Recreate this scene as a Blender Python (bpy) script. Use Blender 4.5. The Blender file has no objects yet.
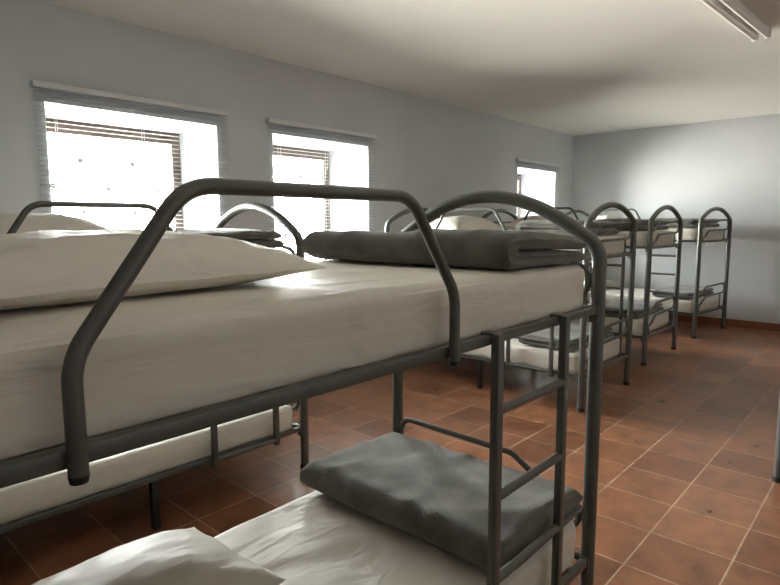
import bpy, bmesh, math, random
from mathutils import Vector, Matrix, noise
from mathutils.geometry import tessellate_polygon

random.seed(7)
C = bpy.context.scene.collection
PI = math.pi

# ------------------------------------------------------------------ materials
def new_mat(name):
    m = bpy.data.materials.new(name); m.use_nodes = True
    nt = m.node_tree
    return m, nt, nt.nodes['Principled BSDF'], nt.nodes.new, nt.links.new

def srgb(r, g, b):
    f = lambda c: (c/255/12.92) if c/255 <= .04045 else ((c/255+.055)/1.055)**2.4
    return (f(r), f(g), f(b), 1)

def noisy(name, col_a, col_b, scale, rough=.8, metallic=0, bump=0, bump_scale=None, detail=4, sheen=0, coord='Object', spec=.5, stretch=None):
    m, nt, p, N, L = new_mat(name)
    tc = N('ShaderNodeTexCoord'); src = tc.outputs[coord]
    if stretch:
        mp = N('ShaderNodeMapping'); mp.inputs['Scale'].default_value = stretch
        L(src, mp.inputs['Vector']); src = mp.outputs['Vector']
    n = N('ShaderNodeTexNoise'); n.inputs['Scale'].default_value = scale; n.inputs['Detail'].default_value = detail
    L(src, n.inputs['Vector'])
    r = N('ShaderNodeValToRGB'); r.color_ramp.elements[0].color = col_a; r.color_ramp.elements[1].color = col_b
    r.color_ramp.elements[0].position = .3; r.color_ramp.elements[1].position = .7
    L(n.outputs['Fac'], r.inputs['Fac']); L(r.outputs['Color'], p.inputs['Base Color'])
    p.inputs['Roughness'].default_value = rough; p.inputs['Metallic'].default_value = metallic
    p.inputs['Specular IOR Level'].default_value = spec
    if sheen:
        p.inputs['Sheen Weight'].default_value = sheen; p.inputs['Sheen Roughness'].default_value = .5
    if bump:
        b = N('ShaderNodeBump'); b.inputs['Strength'].default_value = bump; b.inputs['Distance'].default_value = .01
        n2 = N('ShaderNodeTexNoise'); n2.inputs['Scale'].default_value = bump_scale or scale*3; n2.inputs['Detail'].default_value = 5
        L(src, n2.inputs['Vector']); L(n2.outputs['Fac'], b.inputs['Height']); L(b.outputs['Normal'], p.inputs['Normal'])
    return m

M = {}
M['wall'] = noisy('wall_paint', (.555, .572, .592, 1), (.585, .602, .622, 1), 3, .9, bump=.05, bump_scale=60, spec=.2)
M['ceiling'] = noisy('ceiling_paint', (.78, .765, .735, 1), (.81, .795, .765, 1), 2, .95, bump=.04, bump_scale=50, spec=.1)
M['metal'] = noisy('grey_lacquered_metal', (.100, .104, .094, 1), (.120, .124, .113, 1), 14, .36, metallic=.35, bump=.03, bump_scale=220)
M['cap'] = noisy('black_plastic', (.012, .012, .012, 1), (.02, .02, .02, 1), 20, .45)
M['blanket'] = noisy('grey_fleece', (.082, .079, .066, 1), (.165, .160, .138, 1), 9, .95, bump=.5, bump_scale=260, sheen=.35, spec=.1)
M['blind'] = None
M['frame'] = noisy('dark_wood', (.055, .035, .026, 1), (.09, .06, .045, 1), 9, .55, stretch=(1, 1, .2))
M['white_metal'] = noisy('white_enamel', (.80, .80, .78, 1), (.84, .84, .82, 1), 8, .55)
M['rail'] = noisy('grey_enamel', (.64, .65, .65, 1), (.68, .69, .69, 1), 8, .4)
M['tube'] = noisy('unlit_tube_glass', (.84, .83, .80, 1), (.88, .87, .84, 1), 5, .5)
M['plastic'] = noisy('white_plastic', (.66, .65, .61, 1), (.7, .69, .65, 1), 12, .45)
M['wood'] = noisy('pine_slat', (.42, .28, .15, 1), (.52, .36, .20, 1), 6, .7, stretch=(.2, 3, 3))

def sheet_mat():
    m, nt, p, N, L = new_mat('cream_sheet')
    tc = N('ShaderNodeTexCoord')
    n = N('ShaderNodeTexNoise'); n.inputs['Scale'].default_value = 2.2; n.inputs['Detail'].default_value = 3
    L(tc.outputs['Object'], n.inputs['Vector'])
    r = N('ShaderNodeValToRGB'); r.color_ramp.elements[0].color = (.66, .625, .555, 1); r.color_ramp.elements[1].color = (.73, .695, .62, 1)
    L(n.outputs['Fac'], r.inputs['Fac']); L(r.outputs['Color'], p.inputs['Base Color'])
    p.inputs['Roughness'].default_value = .5; p.inputs['Specular IOR Level'].default_value = .35
    # creases: two stretched noises into one bump
    mp = N('ShaderNodeMapping'); mp.inputs['Scale'].default_value = (2.0, 6.5, 7); mp.inputs['Rotation'].default_value = (0, 0, .5)
    n1 = N('ShaderNodeTexNoise'); n1.inputs['Scale'].default_value = 2.2; n1.inputs['Detail'].default_value = 4; n1.inputs['Distortion'].default_value = .8
    L(tc.outputs['Object'], mp.inputs['Vector']); L(mp.outputs['Vector'], n1.inputs['Vector'])
    v = N('ShaderNodeTexVoronoi'); v.feature = 'DISTANCE_TO_EDGE'; v.inputs['Scale'].default_value = 3.0
    ds = N('ShaderNodeMixRGB'); ds.inputs['Fac'].default_value = .12
    L(tc.outputs['Object'], ds.inputs['Color1']); L(n1.outputs['Color'], ds.inputs['Color2']); L(ds.outputs['Color'], v.inputs['Vector'])
    mr = N('ShaderNodeMapRange'); mr.inputs['From Max'].default_value = .10; mr.inputs['To Min'].default_value = .35; mr.inputs['To Max'].default_value = 0
    L(v.outputs['Distance'], mr.inputs['Value'])
    ad = N('ShaderNodeMath'); ad.operation = 'ADD'
    L(n1.outputs['Fac'], ad.inputs[0]); L(mr.outputs['Result'], ad.inputs[1])
    b = N('ShaderNodeBump'); b.inputs['Strength'].default_value = .28; b.inputs['Distance'].default_value = .02
    L(ad.outputs['Value'], b.inputs['Height']); L(b.outputs['Normal'], p.inputs['Normal'])
    return m
M['sheet'] = sheet_mat()

def blind_mat():
    m, nt, p, N, L = new_mat('white_blind_slat')
    out = nt.nodes['Material Output']
    p.inputs['Base Color'].default_value = (.44, .46, .465, 1); p.inputs['Roughness'].default_value = .45
    tl = N('ShaderNodeBsdfTranslucent'); tl.inputs['Color'].default_value = (.55, .56, .555, 1)
    n = N('ShaderNodeTexNoise'); n.inputs['Scale'].default_value = 30
    tc = N('ShaderNodeTexCoord'); L(tc.outputs['Object'], n.inputs['Vector'])
    mr = N('ShaderNodeMapRange'); mr.inputs['To Min'].default_value = .12; mr.inputs['To Max'].default_value = .18
    L(n.outputs['Fac'], mr.inputs['Value'])
    mx = N('ShaderNodeMixShader'); L(mr.outputs['Result'], mx.inputs['Fac'])
    L(p.outputs['BSDF'], mx.inputs[1]); L(tl.outputs['BSDF'], mx.inputs[2]); L(mx.outputs['Shader'], out.inputs['Surface'])
    return m
M['blind'] = blind_mat()

def glass_mat():
    m, nt, p, N, L = new_mat('window_glass')
    out = nt.nodes['Material Output']
    t = N('ShaderNodeBsdfTransparent'); t.inputs['Color'].default_value = (.95, .96, .95, 1)
    g = N('ShaderNodeBsdfGlossy'); g.inputs['Roughness'].default_value = .02
    f = N('ShaderNodeFresnel'); f.inputs['IOR'].default_value = 1.45
    mx = N('ShaderNodeMixShader'); L(f.outputs['Fac'], mx.inputs['Fac'])
    L(t.outputs['BSDF'], mx.inputs[1]); L(g.outputs['BSDF'], mx.inputs[2]); L(mx.outputs['Shader'], out.inputs['Surface'])
    return m
M['glass'] = glass_mat()

def curtain_mat():
    m, nt, p, N, L = new_mat('dotted_voile')
    out = nt.nodes['Material Output']
    tc = N('ShaderNodeTexCoord')
    mp = N('ShaderNodeMapping'); mp.inputs['Rotation'].default_value = (0, PI/4, 0); mp.inputs['Scale'].default_value = (3.6, 0, 3.6)
    L(tc.outputs['Object'], mp.inputs['Vector'])
    v = N('ShaderNodeTexVoronoi'); v.inputs['Scale'].default_value = 1; v.inputs['Randomness'].default_value = 0
    L(mp.outputs['Vector'], v.inputs['Vector'])
    lt = N('ShaderNodeMath'); lt.operation = 'LESS_THAN'; lt.inputs[1].default_value = .085
    L(v.outputs['Distance'], lt.inputs[0])
    t = N('ShaderNodeBsdfTransparent'); t.inputs['Color'].default_value = (.97, .97, .95, 1)
    tl = N('ShaderNodeBsdfTranslucent'); tl.inputs['Color'].default_value = (.8, .8, .78, 1)
    d = N('ShaderNodeBsdfDiffuse'); d.inputs['Color'].default_value = (.14, .14, .13, 1)
    mx = N('ShaderNodeMixShader'); mx.inputs['Fac'].default_value = .35
    L(t.outputs['BSDF'], mx.inputs[1]); L(tl.outputs['BSDF'], mx.inputs[2])
    mf = N('ShaderNodeMath'); mf.operation = 'MULTIPLY'; mf.inputs[1].default_value = 1.0
    L(lt.outputs['Value'], mf.inputs[0])
    m2 = N('ShaderNodeMixShader'); L(mf.outputs['Value'], m2.inputs['Fac'])
    L(mx.outputs['Shader'], m2.inputs[1]); L(d.outputs['BSDF'], m2.inputs[2]); L(m2.outputs['Shader'], out.inputs['Surface'])
    return m
M['curtain'] = curtain_mat()

TILE = .3336; TX = 3.9913; TY = .7866
def tile_mat():
    m, nt, p, N, L = new_mat('terracotta_tiles')
    tc = N('ShaderNodeTexCoord')
    mp = N('ShaderNodeMapping'); mp.inputs['Location'].default_value = (-(TX-20*TILE), -(TY-20*TILE), 0)
    L(tc.outputs['Object'], mp.inputs['Vector'])
    br = N('ShaderNodeTexBrick'); br.offset = 0; br.squash = 1
    br.inputs['Scale'].default_value = 1; br.inputs['Brick Width'].default_value = TILE; br.inputs['Row Height'].default_value = TILE
    br.inputs['Mortar Size'].default_value = .0042; br.inputs['Mortar Smooth'].default_value = .25; br.inputs['Bias'].default_value = 0
    br.inputs['Color1'].default_value = (.155, .067, .034, 1); br.inputs['Color2'].default_value = (.290, .132, .070, 1)
    br.inputs['Mortar'].default_value = (.42, .31, .215, 1)
    L(mp.outputs['Vector'], br.inputs['Vector'])
    n = N('ShaderNodeTexNoise'); n.inputs['Scale'].default_value = 7; n.inputs['Detail'].default_value = 6; n.inputs['Roughness'].default_value = .6
    L(tc.outputs['Object'], n.inputs['Vector'])
    r = N('ShaderNodeValToRGB'); r.color_ramp.elements[0].color = (.50, .46, .44, 1); r.color_ramp.elements[1].color = (1.45, 1.36, 1.26, 1)
    r.color_ramp.elements[0].position = .3; r.color_ramp.elements[1].position = .72
    L(n.outputs['Fac'], r.inputs['Fac'])
    mx = N('ShaderNodeMixRGB'); mx.blend_type = 'MULTIPLY'; mx.inputs['Fac'].default_value = .75
    L(br.outputs['Color'], mx.inputs['Color1']); L(r.outputs['Color'], mx.inputs['Color2'])
    L(mx.outputs['Color'], p.inputs['Base Color'])
    rr = N('ShaderNodeMapRange'); rr.inputs['To Min'].default_value = .20; rr.inputs['To Max'].default_value = .44
    L(n.outputs['Fac'], rr.inputs['Value'])
    ra = N('ShaderNodeMath'); ra.operation = 'MULTIPLY_ADD'; ra.inputs[1].default_value = .4
    L(br.outputs['Fac'], ra.inputs[0]); L(rr.outputs['Result'], ra.inputs[2]); L(ra.outputs['Value'], p.inputs['Roughness'])
    b = N('ShaderNodeBump'); b.inputs['Strength'].default_value = .35; b.inputs['Distance'].default_value = .003
    iv = N('ShaderNodeMath'); iv.operation = 'MULTIPLY_ADD'; iv.inputs[1].default_value = -1.0
    L(br.outputs['Fac'], iv.inputs[0])
    n3 = N('ShaderNodeTexNoise'); n3.inputs['Scale'].default_value = 5; L(tc.outputs['Object'], n3.inputs['Vector']); L(n3.outputs['Fac'], iv.inputs[2])
    L(iv.outputs['Value'], b.inputs['Height']); L(b.outputs['Normal'], p.inputs['Normal'])
    p.inputs['Specular IOR Level'].default_value = .5
    return m
M['tiles'] = tile_mat()
M['skirting'] = noisy('skirting_tile', (.21, .075, .036, 1), (.29, .11, .055, 1), 6, .35)

# ------------------------------------------------------------------ mesh helpers
def tag(o, label=None, cat=None, group=None, kind=None):
    if label: o['label'] = label
    if cat: o['category'] = cat
    if group: o['group'] = group
    if kind: o['kind'] = kind
    return o

def link(name, bm, mat, parent=None, smooth=True, loc=None, mats=None):
    bmesh.ops.recalc_face_normals(bm, faces=bm.faces[:])
    me = bpy.data.meshes.new(name); bm.to_mesh(me); bm.free()
    for mm in (mats or [mat]): me.materials.append(mm)
    if smooth:
        me.polygons.foreach_set('use_smooth', [True]*len(me.polygons))
        try: me.set_sharp_from_angle(angle=math.radians(38))
        except Exception: pass
    o = bpy.data.objects.new(name, me); C.objects.link(o)
    if parent: o.parent = parent
    if loc: o.location = loc
    return o

def empty(name, loc, rz=0):
    o = bpy.data.objects.new(name, None); o.empty_display_size = .1
    C.objects.link(o); o.location = loc; o.rotation_euler = (0, 0, rz)
    return o

def box(bm, x0, x1, y0, y1, z0, z1, bev=0):
    r = bmesh.ops.create_cube(bm, size=1)
    vs = r['verts']
    for v in vs:
        v.co = Vector((x0 if v.co.x < 0 else x1, y0 if v.co.y < 0 else y1, z0 if v.co.z < 0 else z1))
    if bev:
        es = list({e for v in vs for e in v.link_edges})
        bmesh.ops.bevel(bm, geom=es, offset=bev, segments=2, affect='EDGES', profile=.6)

def fillet(pts, rad, n=7):
    """polyline with rounded corners; rad may be a list"""
    pts = [Vector(p) for p in pts]; out = [pts[0]]
    for i in range(1, len(pts)-1):
        a, b, c = pts[i-1], pts[i], pts[i+1]
        r = rad[i-1] if isinstance(rad, (list, tuple)) else rad
        u = (a-b).normalized(); w = (c-b).normalized()
        ang = u.angle(w)
        if r <= 0 or ang > PI-.02: out.append(b); continue
        d = min(r/math.tan(ang/2), .49*(a-b).length, .49*(c-b).length)
        rr = d*math.tan(ang/2)
        bis = (u+w).normalized(); cen = b+bis*(rr/math.sin(ang/2))
        p0 = b+u*d-cen; p1 = b+w*d-cen
        tot = p0.angle(p1)
        for k in range(n+1):
            t = k/n
            q = (p0*math.sin((1-t)*tot)+p1*math.sin(t*tot))/math.sin(tot) if tot > 1e-5 else p0.lerp(p1, t)
            out.append(cen+q)
    out.append(pts[-1])
    return out

def tube(bm, path, r, seg=12, closed=False):
    path = [Vector(p) for p in path]; n = len(path)
    rings = []; nrm = None
    for i in range(n):
        if closed: t = (path[(i+1) % n]-path[i-1]).normalized()
        else: t = (path[min(i+1, n-1)]-path[max(i-1, 0)]).normalized()
        if nrm is None:
            ref = Vector((0, 0, 1)) if abs(t.z) < .9 else Vector((1, 0, 0))
            nrm = (ref-t*ref.dot(t)).normalized()
        else:
            nrm = (nrm-t*nrm.dot(t)).normalized()
        bn = t.cross(nrm)
        rings.append([bm.verts.new(path[i]+(nrm*math.cos(2*PI*k/seg)+bn*math.sin(2*PI*k/seg))*r) for k in range(seg)])
    m = n if closed else n-1
    for i in range(m):
        a, b = rings[i], rings[(i+1) % n]
        for k in range(seg):
            bm.faces.new((a[k], a[(k+1) % seg], b[(k+1) % seg], b[k]))
    if not closed:
        bm.faces.new(rings[0]); bm.faces.new(rings[-1])

def fbm(v, octv=3):
    s, a, t = 0, 1, 0
    for i in range(octv):
        s += a*noise.noise(v*(2**i)); t += a; a *= .5
    return s/t

def ridge(v):
    return max(0, 1-abs(noise.noise(v))*5.0)

# ------------------------------------------------------------------ bunk bed
def lens(L, W): return -L/2, L/2, W/2
def make_bed(loc, rz, p, label, near=False):
    """local +x = foot end, ladder and guard rail on local -y"""
    L, W, zl, zu, za = p['L'], p['W'], p['zl'], p['zu'], p['za']
    root = empty('bunk_bed', loc, rz)
    tag(root, label, 'bunk bed', 'grey metal bunk beds')
    X0, X1, h = -L/2, L/2, W/2
    seg = 18 if near else 12
    R = .0245
    # end frames: both posts and the arch are one bent tube
    for X in (X1, X0):
        bm = bmesh.new()
        # posts rise straight, turn in at the shoulder and meet in a parabolic bow
        zt = za-R; N = 16
        bow = [(X, h*(-.8+1.6*i/N), zt-p.get('bow', .19)*(-.8+1.6*i/N)**2) for i in range(N+1)]
        left = fillet([(X, -h, .012), (X, -h, .55), (X, -h, zt-.96*p.get('bow', .19)), bow[0]], [0, .10], 8)
        right = fillet([bow[-1], (X, h, zt-.96*p.get('bow', .19)), (X, h, .55), (X, h, .012)], [.10, 0], 8)
        path = left[:-1]+[Vector(q) for q in bow]+right[1:]
        tube(bm, path, R, seg)
        f = link('end_frame', bm, M['metal'], root)
        for s in (-1, 1):
            b2 = bmesh.new()
            bmesh.ops.create_cone(b2, cap_ends=True, segments=16, radius1=.029, radius2=.027, depth=.03, matrix=Matrix.Translation((X, s*h, .015)))
            link('foot_cap', b2, M['cap'], f)
    rh, rw = .0128, .0125
    for z in (zl, zu):
        for s in (-1, 1):
            bm = bmesh.new(); box(bm, X0+.020, X1-.020, s*h-rw, s*h+rw, z-rh, z+rh, .004)
            sr = link('side_rail', bm, M['metal'], root)
            for X, sg in ((X1, -1), (X0, 1)):
                bm = bmesh.new(); a, b = sorted((X+sg*.0235, X+sg*.036))
                box(bm, a, b, s*h-.016, s*h+.016, z-.042, z+.016, .003)
                link('corner_bracket', bm, M['metal'], sr)
        for X in (X1-.004, X0+.004):
            bm = bmesh.new(); tube(bm, [(X, -h+.02, z-.004), (X, h-.02, z-.004)], .014, 10)
            link('end_rail', bm, M['metal'], root)
        bm = bmesh.new()
        n = 11
        for i in range(n):
            x = X0+.12+(L-.24)*i/(n-1)
            box(bm, x-.03, x+.03, -h+.012, h-.012, z-.014, z-.004)
        link('slat_base', bm, M['wood'], root, smooth=False)
        # mattress retainer: long bent loop at each end
        lo = .095 if z == zl else .03
        for X, in ((X1,), (X0,)):
            inn = X-math.copysign(.012, X)
            def bar(zz):
                return [(-h+.095, z+lo+zz), (-h+.19, z+lo+zz+.02), (-h+.31, z+lo+zz+.095), (h-.092, z+lo+zz+.105)]
            top = bar(.125); bot = bar(.0)
            loop = []
            loop += fillet([(inn, a, b) for a, b in top], .08, 4)
            # right hand U
            cy, cz = top[-1][0], (top[-1][1]+bot[-1][1])/2; rr = (top[-1][1]-bot[-1][1])/2
            for i in range(1, 10):
                a = PI/2-PI*i/10; loop.append(Vector((inn, cy+rr*math.cos(a), cz+rr*math.sin(a))))
            loop += list(reversed(fillet([(inn, a, b) for a, b in bot], .08, 4)))
            cy, cz = top[0][0], (top[0][1]+bot[0][1])/2
            for i in range(1, 10):
                a = -PI/2-PI*i/10; loop.append(Vector((inn, cy+rr*math.cos(a), cz+rr*math.sin(a))))
            bm = bmesh.new(); tube(bm, loop, .012, 10 if near else 8, closed=True)
            # short lugs that hold the loop to the end rail
            for yy in (-h+.13, h-.16):
                zt = z+lo+(.02 if yy < 0 else .10)
                tube(bm, [(inn, yy, zt-.01), (inn, yy, z-.004), (X, yy, z-.004)], .008, 8)
            link('mattress_retainer', bm, M['metal'], root)
    # guard rail on the ladder side
    g0 = X1-p['g0']; g1 = g0-.485
    yo = -h-.0125-.0125
    ztop = p['zg']
    bm = bmesh.new()
    pts = [(g0+.155, yo, zu-.019), (g0+.155, yo, zu+.135), (g0, yo, ztop), (g1, yo, ztop), (g1-.16, yo, zu+.128), (g1-.16, yo, zu-.019)]
    tube(bm, fillet(pts, [.10, .085, .085, .10], 8), .0122, seg)
    gr = link('guard_rail', bm, M['metal'], root)
    for x in (g0+.155, g1-.16):
        bm = bmesh.new()
        bmesh.ops.create_cone(bm, cap_ends=True, segments=16, radius1=.0112, radius2=.0128, depth=.010, matrix=Matrix.Translation((x, yo, zu-.023)))
        link('end_plug', bm, M['cap'], gr)
    # ladder hooked over the upper rail
    lx1 = X1-p.get('lad', .235); lx0 = lx1-.378
    yl = yo+.0005
    bm = bmesh.new()
    for x in (lx0, lx1):
        box(bm, x-.0145, x+.0145, yl-.0125, yl+.0120, zl-.035, zu+rh+.004, .005)
        box(bm, x-.0145, x+.0145, yl+.004, -h+rw+.006, zu+rh, zu+rh+.006, .002)
        box(bm, x-.0145, x+.0145, -h+rw+.001, -h+rw+.006, zu-.006, zu+rh+.006, .0015)
    ld = link('ladder', bm, M['metal'], root)
    for q in range(4):
        z = zu-.186-q*.233
        if z < zl-.01: continue
        b2 = bmesh.new(); tube(b2, [(lx0+.012, yl, z), (lx1-.012, yl, z)], .013, 12)
        link('rung', b2, M['metal'], ld)
    for s in (-1, 1):
        b2 = bmesh.new(); xm = X1-.90; box(b2, xm-.017, xm+.017, s*h-.017, s*h+.017, 0.002, zl-rh+.002, .004)
        link('support_leg', b2, M['cap'], root)
    return root

# ------------------------------------------------------------------ bedding
def rounded_box_mesh(sx, sy, sz, r, nx, ny, nz, disp):
    """closed grid box (z from 0) with rounded edges; disp(co, normal)->offset"""
    bm = bmesh.new(); cache = {}
    def V(i, j, k):
        key = (i, j, k)
        if key not in cache:
            # denser towards the edges
            e = lambda t: .5-.5*math.cos(PI*t)
            f = lambda t: .6*t+.4*e(t)
            p = Vector((sx*(f(i/nx)-.5), sy*(f(j/ny)-.5), sz*(e(k/nz)-.5)))
            q = Vector((max(-sx/2+r, min(sx/2-r, p.x)), max(-sy/2+r, min(sy/2-r, p.y)), max(-sz/2+r, min(sz/2-r, p.z))))
            d = p-q
            n = d.normalized() if d.length > 1e-9 else Vector((0, 0, 1))
            co = q+n*r if d.length > 1e-9 else p
            co = co+n*disp(co, n)
            cache[key] = bm.verts.new(co+Vector((0, 0, sz/2)))
        return cache[key]
    for i in range(nx):
        for j in range(ny):
            bm.faces.new((V(i, j, 0), V(i, j+1, 0), V(i+1, j+1, 0), V(i+1, j, 0)))
            bm.faces.new((V(i, j, nz), V(i+1, j, nz), V(i+1, j+1, nz), V(i, j+1, nz)))
    for i in range(nx):
        for k in range(nz):
            bm.faces.new((V(i, 0, k), V(i+1, 0, k), V(i+1, 0, k+1), V(i, 0, k+1)))
            bm.faces.new((V(i, ny, k), V(i, ny, k+1), V(i+1, ny, k+1), V(i+1, ny, k)))
    for j in range(ny):
        for k in range(nz):
            bm.faces.new((V(0, j, k), V(0, j, k+1), V(0, j+1, k+1), V(0, j+1, k)))
            bm.faces.new((V(nx, j, k), V(nx, j+1, k), V(nx, j+1, k+1), V(nx, j, k+1)))
    return bm

def make_mattress(L, W, T, loc, rz, label, seed, q=1.0, wr=1.0):
    o = Vector((seed*13.1, seed*7.7, seed*3.3))
    def disp(c, n):
        d = .004*fbm(c*4+o, 2)
        if n.z > .5:
            v = Vector((c.x*2.2+c.y*1.1, c.y*3.4-c.x*.8, 0))
            d += wr*(.004*ridge(v+o)*(.5+.5*noise.noise(c*3+o))+.003*fbm(Vector((c.x*5, c.y*9, 0))+o, 3))
        elif abs(n.z) < .6:
            s = c.x if abs(n.y) > .5 else c.y
            d += .0030*fbm(Vector((s*3+c.z*5, c.z*9-s*1.5, 1))+o, 2)+.003
        if n.z < -.5: d = 0
        return d
    bm = rounded_box_mesh(L, W, T, .035, int(70*q), int(36*q), int(10*max(q, .6)), disp)
    ob = link('mattress', bm, M['sheet'], loc=loc); ob.rotation_euler = (0, 0, rz)
    tag(ob, label, 'mattress', 'mattresses in cream fitted sheets')
    return ob

def make_pillow(L, W, T, loc, rot, label, seed, q=1.0):
    bm = bmesh.new(); nu, nv = int(44*q), int(32*q)
    o = Vector((seed*5.3, seed*11.9, seed))
    top, bot = {}, {}
    def f(t): return .65*t+.35*math.sin(t*PI/2)
    for i in range(nu+1):
        for j in range(nv+1):
            u = f(2*i/nu-1); v = f(2*j/nv-1)
            pin = 1-.055*(1-v*v)*abs(u)**3
            pin2 = 1-.07*(1-u*u)*abs(v)**3
            x, y = L/2*u*pin, W/2*v*pin2
            th = (max(0, 1-abs(u)**2.6)**.62)*(max(0, 1-abs(v)**2.4)**.62)
            c = Vector((x, y, 0))
            wr = .013*fbm(Vector((x*7+y*3, y*7-x*2, 0))+o, 3)+.011*ridge(Vector((x*4-y*3, y*5+x, 1))+o)*(abs(u*v)+.25)
            edge = i in (0, nu) or j in (0, nv)
            zt = T*(.22+.78*th)-T*.10*0+(0 if edge else wr*min(1, th*2))
            zb = T*(.22-.22*min(1, th*1.7))
            if edge:
                z = T*.22+.006*fbm(Vector((x*6, y*6, 2))+o, 2)
                vv = bm.verts.new((x, y, z)); top[i, j] = bot[i, j] = vv
            else:
                top[i, j] = bm.verts.new((x, y, zt)); bot[i, j] = bm.verts.new((x, y, max(.001, zb)))
    for i in range(nu):
        for j in range(nv):
            bm.faces.new((top[i, j], top[i+1, j], top[i+1, j+1], top[i, j+1]))
            q4 = (bot[i, j], bot[i, j+1], bot[i+1, j+1], bot[i+1, j])
            if len({id(v) for v in q4} - {id(v) for v in (top[i, j], top[i+1, j], top[i+1, j+1], top[i, j+1])}):
                bm.faces.new(q4)
    ob = link('pillow', bm, M['sheet'], loc=loc); ob.rotation_euler = rot
    tag(ob, label, 'pillow', 'pillows in cream cases')
    return ob

def make_blanket(A, B, t, loc, rz, label, seed, q=1.0, wr=1.0, slit=.90, taper=.12):
    """folded fleece blanket: A along local x, B along local y, two layers of thickness t, fold at -x"""
    o = Vector((seed*3.7, seed*9.1, seed*2.3))
    gap = .003
    prof = []   # closed outline in (x,z)
    def arc(cx, cz, rx, rz_, a0, a1, n):
        for k in range(n+1):
            a = a0+(a1-a0)*k/n; prof.append((cx+rx*math.cos(a), cz+rz_*math.sin(a)))
    nb = max(8, int(20*q))
    H = 2*t+gap
    r = min(t*.98, .06)
    for k in range(nb): prof.append((A/2-t/2-(A-t/2-r)*k/nb, 0))
    arc(-A/2+r, r, r, r, -PI/2, -PI, 5); 
    arc(-A/2+r, H-r, r, r, PI, PI/2, 5)
    for k in range(1, nb): prof.append((-A/2+r+(A-r-t/2)*k/nb, H))
    arc(A/2-t/2-.012, t+gap+t/2, t/2, t/2, PI/2, -PI/2, 8)
    ns = max(5, int(12*q)); x_s = A/2-slit*A
    for k in range(1, ns): prof.append((A/2-t/2-.012+(x_s-A/2+t/2+.012)*k/ns, t+gap))
    arc(x_s, t+gap/2, gap/2, gap/2, PI/2, 3*PI/2, 3)
    for k in range(1, ns): prof.append((x_s+(A/2-t/2-x_s)*k/ns, t))
    arc(A/2-t/2, t/2, t/2, t/2, PI/2, -PI/2, 8); prof.pop()
    ny = int(56*q); bm = bmesh.new(); rings = []
    ys = []
    for j in range(ny+1):
        s = j/ny; ys.append(B*(s-.5))
    re = .022
    ends = [(.036*(1-math.cos(PI/2*k/7)), max(.42, math.sin(PI/2*k/7)**.8)) for k in range(7)]
    full = [(-B/2+a, q) for a, q in ends]+[(y, 1) for y in ys if abs(y) < B/2-.042]+[(B/2-a, q) for a, q in reversed(ends)]
    def mid(z): return t/2 if z <= t+gap/2 else t*1.5+gap
    for y, sc in full:
        ring = []
        for x, z in prof:
            m = mid(z)
            zz = m+(z-m)*sc-(.5*t*(1-sc) if z > t+gap/2 else 0)*.5
            # outer skin is displaced, the inside of the fold a little
            v = Vector((x*3, y*3, z*4))+o
            up = z/H
            w = .010*fbm(v, 3)*wr
            big = .012*noise.noise(Vector((x*2, y*1.6, 0))+o)*wr
            rid = wr*.008*ridge(Vector((x*3+y*1.5, y*3.2-x, 0))+o)
            if abs(z-t-gap/2) < gap and -A/2+.03 < x < A/2-t/2: zz += .5*(w+big)
            elif z > t+gap/2: zz += up*(w+big+rid*(1 if z > H-.01 else .3))
            elif z > .004: zz += up*(w+big)
            xx = x+.006*fbm(Vector((y*5, z*8, 3))+o, 2)*wr*(1 if abs(x) > A/2-.06 else .3)+ .014*noise.noise(Vector((y*2.2, 5+seed, z*2)))*wr*(x/A*2)
            yy = y+(.012*noise.noise(Vector((x*4, seed+z*9, 1)))*wr if sc < 1 or abs(y) > B/2-.05 else 0)
            zz = max(zz*(1-taper*(x/A+.5)), .0005)
            ring.append(bm.verts.new((xx, yy, zz)))
        rings.append(ring)
    n = len(prof)
    for a, b in zip(rings, rings[1:]):
        for k in range(n):
            bm.faces.new((a[k], a[(k+1) % n], b[(k+1) % n], b[k]))
    tris = tessellate_polygon([[Vector((x, z, 0)) for x, z in prof]])
    for ring in (rings[0], rings[-1]):
        for tri in tris:
            try: bm.faces.new([ring[k] for k in tri])
            except ValueError: pass
    ob = link('folded_blanket', bm, M['blanket'], loc=loc); ob.rotation_euler = (0, 0, rz)
    tag(ob, label, 'blanket', 'grey fleece blankets folded on the beds')
    return ob

# ------------------------------------------------------------------ room shell
WALL_Y, FAR_X, BACK_X, RIGHT_Y, CEIL = 4.085, 8.90, -2.4, -4.8, 2.788
TH = .645
WINS = [(1.303, 2.505), (3.040, 4.196), (7.15, 8.27)]
WZ0, WZ1 = .95, 2.18
bm = bmesh.new(); box(bm, BACK_X-.2, FAR_X+.2, RIGHT_Y-.2, WALL_Y+TH, -.12, 0)
tag(link('floor', bm, M['tiles'], smooth=False), kind='structure')
bm = bmesh.new(); box(bm, BACK_X-.2, FAR_X+.2, RIGHT_Y-.2, WALL_Y+TH, CEIL, CEIL+.15)
tag(link('ceiling', bm, M['ceiling'], smooth=False), kind='structure')
bm = bmesh.new()
xs = [BACK_X-.2]+[x for w in WINS for x in w]+[FAR_X+.2]
for i in range(0, len(xs), 2): box(bm, xs[i], xs[i+1], WALL_Y, WALL_Y+TH, 0, CEIL)
for a, b in WINS:
    box(bm, a, b, WALL_Y, WALL_Y+TH, 0, WZ0); box(bm, a, b, WALL_Y, WALL_Y+TH, WZ1, CEIL)
tag(link('wall_left', bm, M['wall'], smooth=False), kind='structure')
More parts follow.
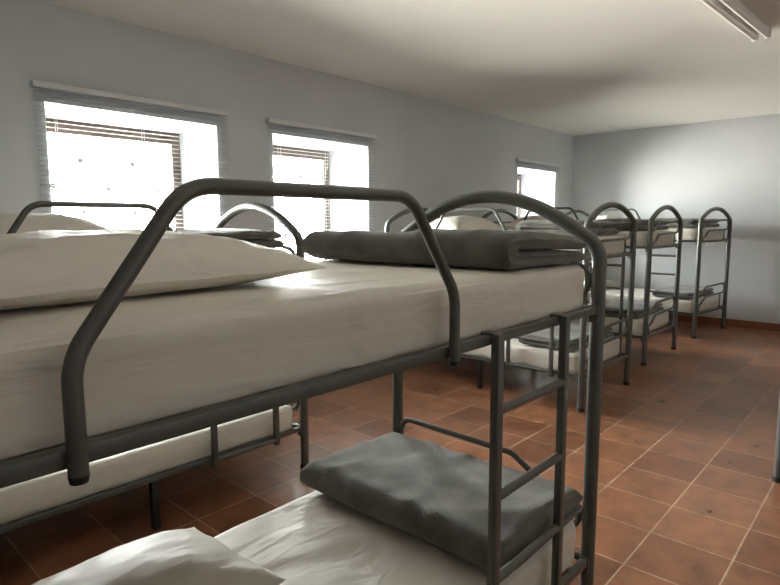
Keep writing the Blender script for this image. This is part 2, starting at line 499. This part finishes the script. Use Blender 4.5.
for nm, b in (('wall_far', (FAR_X, FAR_X+.2, RIGHT_Y-.2, WALL_Y)), ('wall_right', (BACK_X, FAR_X, RIGHT_Y-.2, RIGHT_Y)), ('wall_back', (BACK_X-.2, BACK_X, RIGHT_Y-.2, WALL_Y))):
    bm = bmesh.new(); box(bm, *b, 0, CEIL)
    tag(link(nm, bm, M['wall'], smooth=False), kind='structure')
for nm, b in (('baseboard_far', (FAR_X-.012, FAR_X, RIGHT_Y, WALL_Y-.012)), ('baseboard_left', (BACK_X, FAR_X, WALL_Y-.012, WALL_Y)), ('baseboard_right', (BACK_X, FAR_X-.012, RIGHT_Y, RIGHT_Y+.012)), ('baseboard_back', (BACK_X, BACK_X+.012, RIGHT_Y+.012, WALL_Y-.012))):
    bm = bmesh.new(); box(bm, *b, 0, .10, .003)
    tag(link(nm, bm, M['skirting'], smooth=False), kind='structure')

# windows, curtains and blinds
blind_labels = ['white venetian blind lowered over the largest window, left of all the windows',
                'white venetian blind lowered over the middle window behind the near bunk',
                'white venetian blind on the small far window next to the corner']
curt_labels = ['dotted sheer curtain behind the blind of the leftmost window',
               'dotted sheer curtain behind the blind of the middle window',
               'dotted sheer curtain in the far window next to the corner']
for k, (a, b) in enumerate(WINS):
    yf = WALL_Y+TH-.03
    fw = .075
    bm = bmesh.new()
    box(bm, a, a+fw, yf-.035, yf+.035, WZ0, WZ1, .004); box(bm, b-fw, b, yf-.035, yf+.035, WZ0, WZ1, .004)
    box(bm, a+fw, b-fw, yf-.035, yf+.035, WZ1-.095, WZ1, .004); box(bm, a+fw, b-fw, yf-.035, yf+.035, WZ0, WZ0+fw, .004)
    w = link('window_%d' % (k+1), bm, M['frame'], smooth=False); tag(w, kind='structure')
    bm = bmesh.new(); box(bm, a+fw-.005, b-fw+.005, yf-.003, yf+.003, WZ0+fw-.005, WZ1-.09)
    link('window_pane', bm, M['glass'], w, smooth=False)
    bm = bmesh.new(); box(bm, a+.001, b-.001, WALL_Y-.02, yf-.036, WZ0, WZ0+.022, .004)
    link('window_sill', bm, M['wall'], w, smooth=False)
    # sheer curtain just inside the pane
    bm = bmesh.new(); n = 60; rows = []
    for zz in (WZ0+.05, WZ1-.098):
        rows.append([bm.verts.new((a+fw+.006+(b-a-2*fw-.012)*i/n-(a+b)/2, .006*math.sin(i*.9)+.002*math.sin(i*2.3), zz-1.7)) for i in range(n+1)])
    for i in range(n): bm.faces.new((rows[0][i], rows[0][i+1], rows[1][i+1], rows[1][i]))
    cu = link('sheer_curtain', bm, M['curtain'], loc=((a+b)/2, yf-.018, 1.7))
    tag(cu, curt_labels[k], 'curtain', 'dotted sheer curtains')
    # venetian blind hung on the room side of the wall
    x0, x1 = a-.075, b+.075
    yb = WALL_Y-.030
    bl = empty('venetian_blind', ((a+b)/2, yb, 2.283))
    tag(bl, blind_labels[k], 'blind', 'white venetian blinds')
    cx = (a+b)/2
    bm = bmesh.new(); box(bm, x0-cx, x1-cx, -.024, .0295, -.024, .012, .004); link('headrail', bm, M['rail'], bl, smooth=False)
    zb = WZ0+.04
    pitch = .030; ns = int((2.283-.05-zb)/pitch)
    bm = bmesh.new()
    for i in range(ns):
        z = -.048-i*pitch
        # thin curved slat, tilted a touch
        pr = []
        for q in range(5):
            u = q/4-.5
            pr.append((u*.033, z-.0030*(1-4*u*u)*-1+u*.004))
        va = [[bm.verts.new((X, y, zz)) for (y, zz) in pr] for X in (x0-cx+.006, x1-cx-.006)]
        vb = [[bm.verts.new((X, y, zz-.0006)) for (y, zz) in pr] for X in (x0-cx+.006, x1-cx-.006)]
        for q in range(4):
            bm.faces.new((va[0][q], va[1][q], va[1][q+1], va[0][q+1])); bm.faces.new((vb[0][q], vb[0][q+1], vb[1][q+1], vb[1][q]))
        for e in (0, 4): bm.faces.new((va[0][e], vb[0][e], vb[1][e], va[1][e]))
    link('slats', bm, M['blind'], bl)
    bm = bmesh.new(); zz = -.048-ns*pitch; box(bm, x0-cx+.004, x1-cx-.004, -.017, .017, zz-.010, zz+.004, .003); link('bottom_rail', bm, M['white_metal'], bl, smooth=False)
    for fx in (.09, .5, .91):
        bm = bmesh.new(); X = x0-cx+(x1-x0)*fx
        for yy in (-.0185, .0185): tube(bm, [(X, yy, -.03), (X, yy, zz)], .0011, 6)
        link('ladder_cord', bm, M['plastic'], bl)

# ------------------------------------------------------------------ beds and bedding
def place(root_loc, rz, x, y):
    c, s = math.cos(rz), math.sin(rz)
    return root_loc[0]+c*x-s*y, root_loc[1]+s*x+c*y

BEDS = [
 dict(n='near', foot=(1.914, 1.230), rz=0, p=dict(L=1.975, W=.91, zl=.220, zu=1.127, za=1.546, zg=1.474, g0=1.022, lad=.302), near=True,
      label='near bunk bed filling the foreground, its ladder and guard rail towards the viewer'),
 dict(n='left', foot=(2.05, 2.99), rz=0, p=dict(L=1.975, W=.92, zl=.245, zu=1.125, za=1.55, zg=1.50, g0=.84, lad=.215),
      label='bunk bed below the windows, parallel to and half hidden behind the near bunk'),
 dict(n='mid', foot=(4.575, 1.76), rz=-PI/2, p=dict(L=1.975, W=.965, zl=.265, zu=1.155, za=1.585, zg=1.535, bow=.145, g0=.775, lad=.237),
      label='bunk bed end-on to the aisle, nearest of the three along the far row'),
 dict(n='third', foot=(6.355, 1.885), rz=-PI/2, p=dict(L=1.975, W=.975, zl=.28, zu=1.175, za=1.60, zg=1.575, bow=.145, g0=.80, lad=.237),
      label='bunk bed end-on to the aisle, second of the three along the far row'),
 dict(n='far', foot=(8.165, 1.835), rz=-PI/2-.112, p=dict(L=1.94, W=.98, zl=.295, zu=1.19, za=1.615, zg=1.59, bow=.145, g0=.81, lad=.237),
      label='bunk bed standing against the far wall, last of the far row'),
 dict(n='right', foot=(4.15, .44), rz=PI/2, p=dict(L=1.975, W=.96, zl=.265, zu=1.155, za=1.585, zg=1.535, bow=.145, g0=.775, lad=.237),
      label='bunk bed across the aisle at right, only its foot post showing at the picture edge'),
]
where = dict(near='near bunk', left='bunk below the windows', mid='nearest bunk of the far row', third='second bunk of the far row', far='bunk against the far wall', right='bunk across the aisle at right')
MT = .16
for i, b in enumerate(BEDS):
    p = b['p']; L, W = p['L'], p['W']; rz = b['rz']
    c, s = math.cos(rz), math.sin(rz)
    root = (b['foot'][0]-c*L/2, b['foot'][1]-s*L/2, 0)
    b['root'] = root
    make_bed(root, rz, p, b['label'], b.get('near', False))
    q = 1.5 if b['n'] == 'near' else (.9 if b['n'] in ('left', 'mid') else .55)
    for lev, z in (('upper', p['zu']), ('lower', p['zl'])):
        T = MT-.017 if (b['n'], lev) == ('left', 'lower') else (MT+.012 if (b['n'], lev) == ('near', 'lower') else MT)
        m = make_mattress(L-.115, W-.034, T, (root[0]-c*.0, root[1]-s*.0, z-.004), rz,
                      'cream sheeted mattress on the %s berth of the %s' % (lev, where[b['n']]), i*2+(lev == 'lower')+1, q, (2.4 if b['n'] == 'near' else 1.6) if lev == 'lower' else .8)
        b[lev] = z-.004+T+.002
        if T < MT:
            bm = bmesh.new(); hl, hw = (L-.115)/2, (W-.034)/2
            tube(bm, [(-hl+.03+(2*hl-.06)*k/30, -hw-.0015+.003*noise.noise(Vector((k*.3, 2, 5))), T*.56+.003*noise.noise(Vector((k*.4, 7, 1)))) for k in range(31)], .0028, 6)
            link('seam_piping', bm, M['sheet'], m)

def bl(n, lev, x, y, A, B, t, seed, label, rz=0, **kw):
    b = [q for q in BEDS if q['n'] == n][0]
    X, Y = place(b['root'], b['rz'], b['p']['L']/2-x, y)
    return make_blanket(A, B, t, (X, Y, b[lev]+(.009 if (n, lev) == ('near', 'lower') else .005)), b['rz']+rz, label, seed, **kw)
def pl(n, lev, x, y, L, W, T, seed, label, rz=0, tilt=0, **kw):
    b = [q for q in BEDS if q['n'] == n][0]
    X, Y = place(b['root'], b['rz'], b['p']['L']/2-x, y)
    return make_pillow(L, W, T, (X, Y, b[lev]+.006), (0, tilt, b['rz']+rz), label, seed, **kw)

bl('near', 'upper', .300, .0, .51, .87, .053, 1, 'dark grey fleece blanket folded on the upper mattress of the near bunk', q=1.2, wr=.8, taper=.30)
bl('near', 'lower', .310, .0, .54, .89, .052, 2, 'grey fleece blanket folded on the lower mattress of the near bunk', q=1.3, wr=1.5, )
pl('near', 'upper', 1.455, -.01, .87, .50, .113, 1, 'plump cream pillow on the upper mattress of the near bunk', rz=.14, q=1.4)
pl('near', 'lower', 1.42, .195, .82, .46, .155, 2, 'crumpled cream pillow on the lower mattress of the near bunk', rz=.06, q=1.4)
bl('left', 'upper', .41, 0, .70, .80, .045, 3, 'grey blanket folded on the upper berth of the bunk below the windows', wr=.8, taper=0)
pl('left', 'upper', 1.22, -.05, .78, .48, .18, 3, 'cream pillow lying under the leftmost window on the bunk behind the near one', rz=0)
for k, (n, w) in enumerate([(q, where[q]) for q in ('mid', 'third', 'far')]):
    bl(n, 'upper', .36, 0, .52, .86, .060, 10+k, 'grey blanket folded on the upper berth of the %s' % w, q=.6)
    bl(n, 'lower', .34, 0, .46, .84, .046, 20+k, 'grey blanket folded on the lower berth of the %s' % w, q=.6)
    pl(n, 'upper', 1.45, 0, .48, .80, .17, 30+k, 'cream pillow on the upper berth of the %s' % w, q=.6)
    pl(n, 'lower', 1.62, 0, .46, .78, .13, 40+k, 'cream pillow on the lower berth of the %s' % w, q=.6)

# ------------------------------------------------------------------ ceiling lamp and wall socket
lx0, lx1, ly = 3.66, 4.99, .948
la = empty('fluorescent_lamp', ((lx0+lx1)/2, ly, CEIL))
tag(la, 'unlit white twin-tube fluorescent lamp on the ceiling', 'ceiling lamp')
la.rotation_euler = (0, 0, -.068)
hl = (lx1-lx0)/2
bm = bmesh.new(); box(bm, -hl, hl-.02, -.046, .046, -.034, 0, .006); link('batten', bm, M['white_metal'], la, smooth=False)
for s in (-1, 1):
    bm = bmesh.new(); tube(bm, [(-hl+.03, s*.040, -.054), (hl-.03, s*.040, -.054)], .019, 14); t = link('fluorescent_tube', bm, M['tube'], la)
for e in (-1, 1):
    for s in (-1, 1):
        bm = bmesh.new(); box(bm, e*(hl-.02)-.012, e*(hl-.02)+.012, s*.043-.017 if s < 0 else .020, s*.043+.017 if s > 0 else -.020, -.078, -.012, .006)
        link('lamp_holder', bm, M['plastic'], la, smooth=False)

bm = bmesh.new(); box(bm, FAR_X-.012, FAR_X, 2.00, 2.12, 1.085, 1.165, .003)
so = link('wall_socket', bm, M['plastic'], smooth=False); tag(so, 'white double socket plate on the far wall beside the last bunk', 'socket')
bm = bmesh.new()
for yy in (2.032, 2.088):
    bmesh.ops.create_cone(bm, cap_ends=True, segments=20, radius1=.02, radius2=.02, depth=.004, matrix=Matrix.Translation((FAR_X-.013, yy, 1.125)) @ Matrix.Rotation(PI/2, 4, 'Y'))
link('socket_face', bm, M['white_metal'], so)

# ------------------------------------------------------------------ light: daylight through the windows
wd = bpy.data.worlds.new('World'); bpy.context.scene.world = wd; wd.use_nodes = True
nt = wd.node_tree; bg = nt.nodes['Background']
tc = nt.nodes.new('ShaderNodeTexCoord'); sx = nt.nodes.new('ShaderNodeSeparateXYZ'); nt.links.new(tc.outputs['Generated'], sx.inputs['Vector'])
cr = nt.nodes.new('ShaderNodeValToRGB'); mr = nt.nodes.new('ShaderNodeMapRange'); mr.inputs['From Min'].default_value = -1
nt.links.new(sx.outputs['Z'], mr.inputs['Value']); nt.links.new(mr.outputs['Result'], cr.inputs['Fac'])
# bright hazy sky over a sunlit pale yard
els = cr.color_ramp.elements
els[0].position = 0; els[0].color = (.26, .25, .23, 1)
els[1].position = 1; els[1].color = (.26, .275, .30, 1)
for pos, col in ((.30, (.58, .555, .51, 1)), (.37, (1.0, .965, .90, 1)), (.47, (1.0, .97, .92, 1)), (.53, (.72, .73, .73, 1)), (.66, (.62, .635, .655, 1))):
    e = els.new(pos); e.color = col
# added falloff: surroundings dimmed towards one side to soften the far wall's hot spot
rx = nt.nodes.new('ShaderNodeMapRange'); rx.interpolation_type = 'SMOOTHSTEP'
rx.inputs['From Min'].default_value = -.72; rx.inputs['From Max'].default_value = -.36
rx.inputs['To Min'].default_value = .55; rx.inputs['To Max'].default_value = 1.06
nt.links.new(sx.outputs['X'], rx.inputs['Value'])
mu = nt.nodes.new('ShaderNodeMixRGB'); mu.blend_type = 'MULTIPLY'; mu.inputs['Fac'].default_value = 1
nt.links.new(cr.outputs['Color'], mu.inputs['Color1']); nt.links.new(rx.outputs['Result'], mu.inputs['Color2'])
nt.links.new(mu.outputs['Color'], bg.inputs['Color'])
bg.inputs['Strength'].default_value = 292
for k, (a, b) in enumerate(WINS):
    ld = bpy.data.lights.new('window_portal', 'AREA'); ld.shape = 'RECTANGLE'; ld.size = b-a; ld.size_y = WZ1-WZ0
    ld.cycles.is_portal = True
    lo = bpy.data.objects.new('window_portal', ld); C.objects.link(lo)
    lo.location = ((a+b)/2, WALL_Y+TH+.02, (WZ0+WZ1)/2); lo.rotation_euler = (-PI/2, 0, 0)

# ------------------------------------------------------------------ camera
pit, yaw, roll, f = math.radians(6.8733), math.radians(42.1264), math.radians(-.196), 573.77
F = Vector((math.cos(pit)*math.cos(yaw), math.cos(pit)*math.sin(yaw), -math.sin(pit)))
R0 = Vector((math.sin(yaw), -math.cos(yaw), 0)); U0 = R0.cross(F)
Rv = R0*math.cos(roll)+U0*math.sin(roll); Uv = -R0*math.sin(roll)+U0*math.cos(roll)
cd = bpy.data.cameras.new('camera'); cam = bpy.data.objects.new('camera', cd); C.objects.link(cam)
cd.sensor_width = 36; cd.lens = f/780*36; cd.clip_start = .02
mw = Matrix((Rv, Uv, -F)).transposed().to_4x4(); mw.translation = Vector((0, 0, 1.42)); cam.matrix_world = mw
sc = bpy.context.scene; sc.camera = cam
sc.view_settings.view_transform = 'Standard'; sc.view_settings.look = 'None'
sc.view_settings.exposure = 0; sc.view_settings.gamma = 1; sc.view_settings.use_curve_mapping = False
sc.cycles.use_denoising = True
sc.cycles.max_bounces = 14; sc.cycles.diffuse_bounces = 9; sc.cycles.transparent_max_bounces = 24
sc.cycles.sample_clamp_indirect = 8
